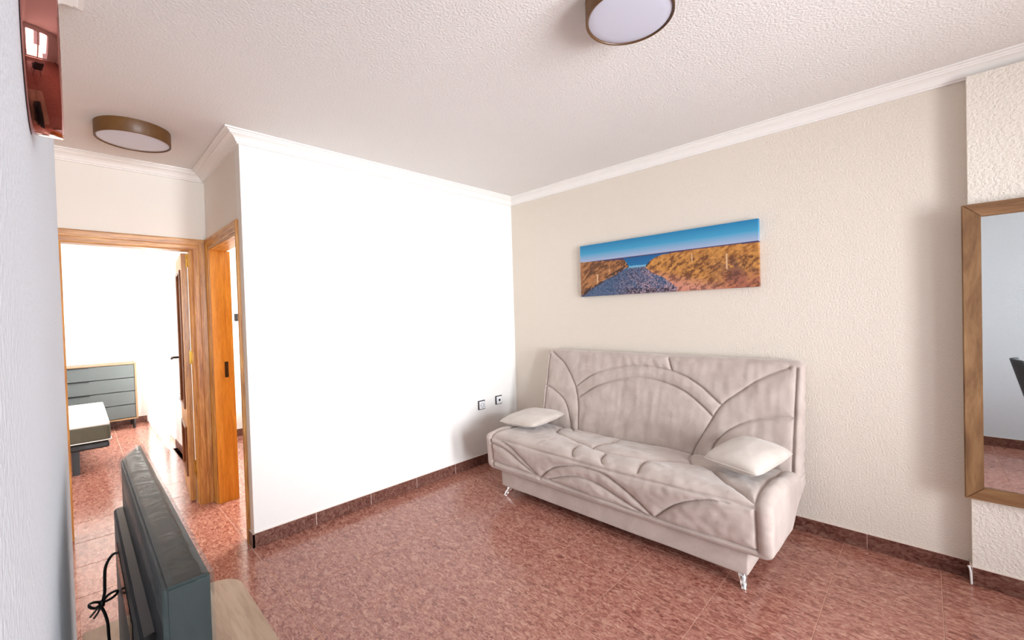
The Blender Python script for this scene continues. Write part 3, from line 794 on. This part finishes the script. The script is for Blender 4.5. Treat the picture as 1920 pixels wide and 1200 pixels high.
    parts.append(rbox((0.515, -0.90, 0.18), (2.425, -0.10, 0.47), 0.042, (0.006, 0.007, 0.006), warpS, 'seat_mattress', M['velvet']))
    # storage base ---------------------------------------------
    def warpP(P, N):
        Q = P.copy(); k = np.clip((0.22 - P[:, 2]) / 0.15, 0, 1)
        Q[:, 0] = 1.4675 + (P[:, 0] - 1.4675) * (1 - 0.012 * k)
        Q += N * (0.002 * vn(P, (4, 4, 8)))[:, None]
        return Q
    parts.append(rbox((0.615, -0.835, 0.075), (2.32, -0.20, 0.26), 0.012, (0.05, 0.05, 0.03), warpP, 'storage_base', M['velvet'], ra=2))
    # chrome legs ----------------------------------------------
    for lx, s in ((2.27, 1), (0.665, -1)):
        for ly, fr in ((-0.79, -1), (-0.26, 1)):
            bm = bmesh.new()
            add_tube(bm, smooth_path([(lx - 0.012 * s, ly + 0.02 * -fr, 0.083), (lx - 0.004 * s, ly + 0.008 * -fr, 0.060), (lx + 0.008 * s, ly + 0.010 * fr, 0.030), (lx + 0.016 * s, ly + 0.028 * fr, 0.010), (lx + 0.018 * s, ly + 0.034 * fr, 0.0005)], 4),
                     [0.024] * 4 + [0.022] * 4 + [0.018] * 4 + [0.014] * 4 + [0.015], 16)
            parts.append(obj('leg', bm, M['chrome'], None, True))
    under(root, *parts)
sofa()

def cushion(name, loc, rot, a, b, T, label):
    r = empty(name, loc); r.rotation_euler = rot; tag(r, label, 'cushion', 'small cushions on the sofa')
    n = 36; V = []; F = []
    for side in (1, -1):
        for j in range(n + 1):
            for i in range(n + 1):
                u = -1 + 2 * i / n; v = -1 + 2 * j / n
                u2 = math.sin(u * PI / 2) if abs(u) < 1 else u; v2 = math.sin(v * PI / 2) if abs(v) < 1 else v
                e = max(0.0, (1 - u2 ** 2) * (1 - v2 ** 2)) ** 0.38
                x = a * u2 * (1 - 0.05 * (1 - v2 * v2)) * math.sqrt(1 - 0.14 * v2 ** 4); y = b * v2 * (1 - 0.04 * (1 - u2 * u2)) * math.sqrt(1 - 0.14 * u2 ** 4)
                h = T * e * (1 + 0.10 * noise.noise(Vector((u * 1.6 + loc[0], v * 1.6, side)))) + 0.004 * noise.noise(Vector((u * 5, v * 5, side + loc[0]))) * e
                if side < 0: h *= 0.75
                V.append((x, y, side * max(h, 0.0) ))
    m_ = (n + 1) ** 2
    for s in (0, 1):
        for j in range(n):
            for i in range(n):
                q = [s * m_ + j * (n + 1) + i, s * m_ + j * (n + 1) + i + 1, s * m_ + (j + 1) * (n + 1) + i + 1, s * m_ + (j + 1) * (n + 1) + i]
                F.append(q if s == 0 else q[::-1])
    me = bpy.data.meshes.new('cover'); me.from_pydata(V, [], F); me.update()
    bm = bmesh.new(); bm.from_mesh(me); bmesh.ops.remove_doubles(bm, verts=bm.verts, dist=1e-5); bm.to_mesh(me); bm.free()
    link('cover', me, M['velvet_light'], r, True)
    # piping flange along the seam
    bm = bmesh.new(); pts = []
    for k in range(4):
        for i in range(24):
            t_ = -1 + 2 * i / 24; u, v = [(t_, -1), (1, t_), (-t_, 1), (-1, -t_)][k]
            pts.append((a * u * (1 - 0.05 * (1 - v * v)) * math.sqrt(1 - 0.14 * v ** 4), b * v * (1 - 0.04 * (1 - u * u)) * math.sqrt(1 - 0.14 * u ** 4), 0))
    pts.append(pts[0]); add_tube(bm, pts, 0.0042, 6, False)
    obj('piping', bm, M['velvet_light'], r, True)
cushion('cushion', (0.652, -0.500, 0.528), (0.03, -0.03, 0.03), 0.180, 0.220, 0.058, 'small pale cushion lying on the left end of the sofa seat')
cushion('cushion', (2.228, -0.500, 0.556), (0.08, 0.05, -0.22), 0.150, 0.200, 0.074, 'small pale cushion lying on the right end of the sofa seat')

# ------------------------------------------------------------------ TV cabinet, TV, cable
M['greige_oak'] = wood('greige_oak_veneer', [(0.3, srgb(164, 136, 112)), (0.5, srgb(190, 162, 136)), (0.7, srgb(204, 178, 152))], 0, scale=4, rough=0.5, coat=0, stretch=9)
M['tv_black'] = plain('tv_black', srgb(16, 17, 19), 0.35, var=0.05)
M['tv_screen'] = plain('tv_screen', srgb(6, 7, 9), 0.08, var=0.0)
def tv_cabinet():
    x0, x1, y0, y1, zt = 1.045, 2.62, -3.060, -2.650, 0.42
    r = empty('tv_cabinet', ((x0 + x1) / 2, (y0 + y1) / 2, 0)); tag(r, 'low greige oak tv cabinet with rounded corner against the grey wall', 'cabinet')
    bm = bmesh.new(); R = 0.085; pts = [(x0, y0), (x1, y0)]
    for k in range(9): a = k / 8 * PI / 2; pts.append((x1 - R + R * math.cos(a), y1 - R + R * math.sin(a)))
    for k in range(9): a = PI / 2 + k / 8 * PI / 2; pts.append((x0 + R + R * math.cos(a), y1 - R + R * math.sin(a)))
    lo = [bm.verts.new((x, y, zt - 0.022)) for x, y in pts]; hi = [bm.verts.new((x, y, zt)) for x, y in pts]
    bm.faces.new(lo); bm.faces.new(hi)
    for k in range(len(pts)): k2 = (k + 1) % len(pts); bm.faces.new((lo[k], lo[k2], hi[k2], hi[k]))
    bmesh.ops.bevel(bm, geom=[e for e in bm.edges if all(v.co.z > zt - 1e-4 for v in e.verts)], offset=0.002, segments=2, affect='EDGES')
    P = [obj('top', bm, M['greige_oak'])]
    P.append(obj('body', box((x0 + 0.05, y0, 0.12), (x1 - 0.05, y1 - 0.045, zt - 0.022)), M['greige_oak']))
    wd = (x1 - x0 - 0.1) / 2
    for k in range(2):
        a = x0 + 0.05 + k * wd
        d = obj('door', box((a + 0.002, y1 - 0.0445, 0.125), (a + wd - 0.002, y1 - 0.026, zt - 0.026), 0.001, 1), M['greige_oak'])
        bm = bmesh.new(); xx = a + (wd - 0.05 if k == 0 else 0.05); add_tube(bm, [(xx, y1 - 0.014, 0.22), (xx, y1 - 0.014, 0.32)], 0.005, 8)
        for z in (0.23, 0.31): add_tube(bm, [(xx, y1 - 0.0265, z), (xx, y1 - 0.014, z)], 0.004, 8)
        h = obj('handle', bm, M['black'], d); P.append(d)
    for xx in (x0 + 0.14, x1 - 0.14):
        for yy in (y0 + 0.05, y1 - 0.1):
            bm = bmesh.new(); add_tube(bm, [(xx, yy, 0.1195), (xx, yy, 0.0)], [0.016, 0.011], 12); P.append(obj('leg', bm, M['black'], None, auto=40))
    under(r, *P)
tv_cabinet()
tf = NT('clear_plastic_film'); tf.set(Roughness=0.13); tf.base(srgb(56, 76, 74)); tf.b.inputs['Alpha'].default_value = 0.26
tf.b.inputs['Specular IOR Level'].default_value = 0.8
fp = tf.pos(); fz = tf.noise(fp, 16, 3, 0.5, 1.2); tf.bump(fz, 0.35, 0.008)
M['film'] = tf.m
def television():
    x0, x1, yb, yf, z0, z1 = 1.278, 2.216, -2.974, -2.924, 0.475, 1.026
    r = empty('television', ((x0 + x1) / 2, -2.95, 0.42)); tag(r, 'flat screen television wrapped in clear film standing on the tv cabinet', 'television')
    P = []
    # the far rear corner is cut back
    bz = box((x0, yb, z0), (x1, yf, z1))
    for v in bz.verts:
        if v.co.x < x0 + 1e-4 and v.co.y < yb + 1e-4: v.co.x += 0.16
    bmesh.ops.bevel(bz, geom=list(bz.edges), offset=0.004, segments=2, affect='EDGES')
    P.append(obj('bezel', bz, M['tv_black'], auto=40))
    P.append(obj('screen', box((x0 + 0.01, yf - 0.0005, z0 + 0.018), (x1 - 0.01, yf + 0.001, z1 - 0.01)), M['tv_screen']))
    # rear housing with sloping shoulders
    bm = bmesh.new(); a, b = 1.43, 2.08
    pr = [(yb, 0.902), (yb - 0.013, 0.900), (yb - 0.017, 0.896), (yb - 0.017, 0.62), (yb - 0.017, z0 + 0.03), (yb, z0 + 0.02)]
    ins = [0, 0.0, 0.002, 0.002, 0.002, 0]
    A_ = [bm.verts.new((a + i, y, z)) for (y, z), i in zip(pr, ins)]; B_ = [bm.verts.new((b - i, y, z)) for (y, z), i in zip(pr, ins)]
    for k in range(len(pr)): k2 = (k + 1) % len(pr); bm.faces.new((A_[k], A_[k2], B_[k2], B_[k]))
    bm.faces.new(A_); bm.faces.new(B_)
    h = obj('rear_housing', bm, M['tv_black']); P.append(h)
    bm = bmesh.new()
    for k in range(14): add_box(bm, (x0 + 0.25 + k * 0.03, yb - 0.0185, 0.80), (x0 + 0.267 + k * 0.03, yb - 0.0168, 0.85))
    obj('vent', bm, M['tv_screen'], h)
    for xx in (x0 + 0.14, x1 - 0.14):
        bm = bmesh.new(); add_tube(bm, [(xx, -2.949, z0 + 0.002), (xx + 0.02, -2.99, 0.4275)], 0.007, 8); add_tube(bm, [(xx, -2.949, z0 + 0.002), (xx + 0.02, -2.85, 0.4275)], 0.007, 8)
        P.append(obj('foot', bm, M['black']))
    # plastic film: top sheet + folded over front edge, back edge and the near end
    bm = bmesh.new(); nx, prof = 90, []
    for y, z in [(yb - 0.0035, z1 - 0.045), (yb - 0.0035, z1 - 0.02), (yb - 0.003, z1 + 0.0015), (yb + 0.012, z1 + 0.004), (yb + 0.025, z1 + 0.0045), (yf - 0.012, z1 + 0.004), (yf + 0.003, z1 + 0.002), (yf + 0.0035, z1 - 0.02), (yf + 0.003, z1 - 0.04)]: prof.append((y, z))
    rows = []
    for i in range(nx + 1):
        x = x0 - 0.003 + i / nx * (x1 - x0 + 0.0065); row = []
        for j, (y, z) in enumerate(prof):
            cut = 0.16 * min(1.0, max(0.0, (yf - y) / (yf - yb)))
            xx = x + cut * (1 - i / nx)
            q = noise.noise(Vector((x * 9, j * 0.7, 1.3))) ; q2 = noise.noise(Vector((x * 30, j * 1.3, 4.3)))
            row.append(bm.verts.new((xx, y + (0.0012 * q2 if j not in (2, 6) else 0), z + (0.0022 * abs(q) + 0.001 * abs(q2) if 2 <= j <= 6 else 0.012 * q if j in (0, 8) else 0))))
        rows.append(row)
    for A1, B1 in zip(rows, rows[1:]):
        for k in range(len(prof) - 1): bm.faces.new((A1[k], A1[k + 1], B1[k + 1], B1[k]))
    # end flap
    ex = x1 + 0.0035; grid = []
    for k in range(14):
        z = z1 + 0.003 - k * 0.012; row = []
        for j in range(9):
            y = yb - 0.003 + (yf - yb + 0.006) * j / 8
            row.append(bm.verts.new((ex + 0.0022 * abs(noise.noise(Vector((y * 50, z * 25, 2)))), y, z + (0.03 * noise.noise(Vector((y * 30, 3, 1))) if k == 13 else 0))))
        grid.append(row)
    for A1, B1 in zip(grid, grid[1:]):
        for k in range(8): bm.faces.new((A1[k], A1[k + 1], B1[k + 1], B1[k]))
    P.append(obj('plastic_film', bm, M['film'], None, True))
    # power cable with bow, hanging behind the tv
    X = 1.55
    bm = bmesh.new()
    c = lambda L: [(X + dx, y, z) for dx, y, z in L]
    main = c([(0.03, -2.989, 0.842), (0.012, -2.998, 0.838), (0.0, -3.007, 0.824), (0, -3.014, 0.805), (0, -3.016, 0.775), (0, -3.017, 0.748), (0, -3.022, 0.728), (0, -3.024, 0.722), (0, -3.018, 0.70), (0, -3.014, 0.675), (0, -3.013, 0.64), (0, -3.010, 0.58), (-0.01, -3.0, 0.50), (-0.03, -2.985, 0.435), (-0.08, -2.98, 0.4245), (-0.2, -2.985, 0.4245)])
    add_tube(bm, smooth_path(main, 6), 0.0030, 8)
    add_tube(bm, smooth_path(c([(0, -3.0225, 0.728), (0.004, -3.012, 0.742), (0.006, -2.999, 0.747), (0.006, -2.995, 0.742), (0.004, -3.004, 0.733), (0, -3.0225, 0.727)]), 6), 0.0028, 8)
    add_tube(bm, smooth_path(c([(0, -3.0225, 0.728), (0.004, -3.034, 0.737), (0.006, -3.043, 0.737), (0.006, -3.041, 0.729), (0.004, -3.033, 0.723), (0, -3.0225, 0.727)]), 6), 0.0028, 8)
    add_tube(bm, smooth_path(c([(0, -3.0225, 0.728), (0.002, -3.032, 0.717), (0.004, -3.043, 0.706)]), 5), 0.0022, 8)
    add_tube(bm, smooth_path(c([(0, -3.0225, 0.728), (0.002, -3.029, 0.710), (0.004, -3.037, 0.700)]), 5), 0.0022, 8)
    add_lathe(bm, [(0.001, 0.7185), (0.0055, 0.720), (0.006, 0.7265), (0.0055, 0.733), (0.001, 0.7345)], 10, 'Z', (X, -3.0225, 0))
    P.append(obj('power_cable', bm, M['tv_black'], None, True))
    under(r, *P)
television()

# ------------------------------------------------------------------ bedroom 1: dresser and bed
M['dresser_grey'] = plain('dresser_grey', srgb(74, 80, 80), 0.6, var=0.04, scale=12)
M['oak_edge'] = plain('pale_oak_edge', srgb(128, 100, 70), 0.5, var=0.08)
def dresser():
    x0, x1, y0, y1, zb, zt = -4.985, -4.58, -3.62, -2.505, 0.13, 0.868
    r = empty('dresser', ((x0 + x1) / 2, (y0 + y1) / 2, 0)); tag(r, 'grey chest of four wide drawers with oak edges against the far bedroom wall', 'dresser')
    P = []
    bm = bmesh.new(); add_box(bm, (x0, y0, zb), (x1 - 0.02, y0 + 0.02, zt)); add_box(bm, (x0, y1 - 0.02, zb), (x1, y1, zt)); add_box(bm, (x0, y0, zt - 0.012), (x1, y1 - 0.02, zt))
    add_box(bm, (x0, y0 + 0.02, zb), (x1, y1 - 0.02, zb + 0.02)); add_box(bm, (x0, y0 + 0.02, zb + 0.02), (x0 + 0.01, y1 - 0.02, zt - 0.012))
    P.append(obj('carcass', bm, M['oak_edge']))
    dh = (zt - 0.014 - zb - 0.022) / 4
    for k in range(4):
        z = zb + 0.022 + k * dh
        bm = box((x1 - 0.35, y0 + 0.024, z + 0.004), (x1 - 0.004, y1 - 0.023, z + dh - 0.004), 0.002, 1)
        d = obj('drawer', bm, M['dresser_grey']); P.append(d)
        cy = (y0 + y1) / 2
        obj('handle', box((x1 - 0.006, cy - 0.11, z + dh - 0.014), (x1 + 0.010, cy + 0.11, z + dh - 0.004), 0.002, 1), M['black'], d)
    for xx in (x0 + 0.04, x1 - 0.04):
        for yy in (y0 + 0.05, y1 - 0.04):
            bm = bmesh.new(); add_tube(bm, [(xx, yy, zb - 0.0005), (xx, yy, 0)], [0.018, 0.014], 4); P.append(obj('leg', bm, M['black']))
    under(r, *P)
dresser()
M['mat_dark'] = plain('dark_taupe_fabric', srgb(84, 80, 66), 0.9, var=0.08, scale=60, bump=0.3)
M['mat_white'] = plain('white_quilt_fabric', srgb(235, 234, 230), 0.9, var=0.02, scale=20, bump=0.2)
def nowarp(P, N): return P
def bed():
    x0, x1, y0, y1 = -4.15, -2.66, -4.70, -2.845
    r = empty('bed', ((x0 + x1) / 2, (y0 + y1) / 2, 0)); tag(r, 'bare bed with white topped mattress on a dark base in the bedroom', 'bed')
    P = [rbox((x0, y0, 0.275), (x1, y1, 0.44), 0.035, (0.2, 0.2, 0.1), nowarp, 'mattress', M['mat_dark'])]
    P.append(rbox((x0 + 0.004, y0 + 0.004, 0.425), (x1 - 0.004, y1 - 0.004, 0.462), 0.017, (0.2, 0.2, 0.1), nowarp, 'mattress_top', M['mat_white']))
    bm = bmesh.new(); q = 0.002
    pts = [(x0 + 0.03, y0 - q), (x1 - 0.03, y0 - q), (x1 - 0.006, y0 + 0.006), (x1 + q, y0 + 0.03), (x1 + q, y1 - 0.03), (x1 - 0.006, y1 - 0.006), (x1 - 0.03, y1 + q), (x0 + 0.03, y1 + q), (x0 + 0.006, y1 - 0.006), (x0 - q, y1 - 0.03), (x0 - q, y0 + 0.03), (x0 + 0.006, y0 + 0.006)]
    add_tube(bm, [(a, b, 0.29) for a, b in pts + [pts[0]]], 0.005, 6, False); P.append(obj('piping', bm, M['mat_white'], None, True))
    P.append(obj('bed_base', box((x0 + 0.01, y0 + 0.01, 0.215), (x1 - 0.01, y1 - 0.01, 0.2755), 0.015, 2), M['black']))
    for xx in (x0 + 0.08, x1 - 0.05):
        for yy in (y0 + 0.2, -3.085):
            P.append(obj('leg', box((xx - 0.03, yy - 0.025, 0), (xx + 0.03, yy + 0.025, 0.2155)), M['black']))
    under(r, *P)
bed()
# bedroom 2 bed, a sliver of it shows
M['blue_grey'] = plain('blue_grey_fabric', srgb(150, 158, 166), 0.9, var=0.05, bump=0.2)
def bed2():
    r = empty('bed', (-2.1, -0.9, 0)); tag(r, 'blue grey bed with brown headboard glimpsed through the second doorway', 'bed')
    P = [rbox((-2.93, -1.60, 0.22), (-1.05, -0.25, 0.42), 0.06, (0.2, 0.2, 0.1), nowarp, 'mattress', M['blue_grey'])]
    P.append(obj('bed_base', box((-2.93, -1.56, 0.12), (-1.08, -0.28, 0.225), 0.01, 1), M['black']))
    P.append(obj('headboard', box((-2.985, -1.62, 0.12), (-2.935, -0.22, 0.98), 0.01, 2), M['dark_oak']))
    for xx in (-2.85, -1.15):
        for yy in (-1.5, -0.35):
            P.append(obj('leg', box((xx - 0.025, yy - 0.025, 0), (xx + 0.025, yy + 0.025, 0.1205)), M['black']))
    under(r, *P)
bed2()

# ------------------------------------------------------------------ dining chair (seen in the mirror)
M['chair_grey'] = plain('charcoal_velvet', srgb(66, 68, 72), 0.85, var=0.08, scale=40, bump=0.15)
def chair():
    r = empty('dining_chair', (3.76, -2.55, 0)); tag(r, 'charcoal upholstered dining chair reflected in the wood framed mirror', 'chair')
    # shell backrest: curved panel leaning back toward -x
    V = []; F = []; nu_, nv_ = 18, 14
    for side in (0, 1):
        for j in range(nv_ + 1):
            v = j / nv_; z = 0.44 + 0.43 * v
            wd = 0.235 * (1 - 0.25 * v ** 2.5) if v < 0.9 else 0.235 * (1 - 0.25 * v ** 2.5) * (1 - (v - 0.9) * 1.6)
            for i in range(nu_ + 1):
                u = -1 + 2 * i / nu_
                x = -0.225 - 0.105 * v + 0.10 * u * u * (1 - 0.5 * v) + (0.035 if side else 0) * (1 - abs(u) ** 4 * 0.6)
                V.append((x, u * wd, z))
    m_ = (nu_ + 1) * (nv_ + 1)
    for s in (0, 1):
        for j in range(nv_):
            for i in range(nu_):
                a = s * m_ + j * (nu_ + 1) + i; q = [a, a + 1, a + nu_ + 2, a + nu_ + 1]; F.append(q if s else q[::-1])
    brd = [i for i in range(nu_ + 1)] + [(j + 1) * (nu_ + 1) + nu_ for j in range(nv_)] + [nv_ * (nu_ + 1) + i for i in range(nu_ - 1, -1, -1)] + [j * (nu_ + 1) for j in range(nv_ - 1, 0, -1)]
    for k in range(len(brd)): a, b = brd[k], brd[(k + 1) % len(brd)]; F.append([a, b, b + m_, a + m_])
    me = bpy.data.meshes.new('backrest'); me.from_pydata(V, [], F); me.update(); link('backrest', me, M['chair_grey'], r, True)
    o = rbox((-0.21, -0.21, 0.40), (0.23, 0.23, 0.475), 0.035, (0.05, 0.05, 0.03), nowarp, 'seat', M['chair_grey'], r)
    for sx in (-1, 1):
        for sy in (-1, 1):
            bm = bmesh.new(); add_tube(bm, [(sx * 0.13, sy * 0.13, 0.402), (sx * 0.22, sy * 0.21, 0.0)], [0.016, 0.010], 10); obj('leg', bm, M['black'], r, auto=40)
chair()
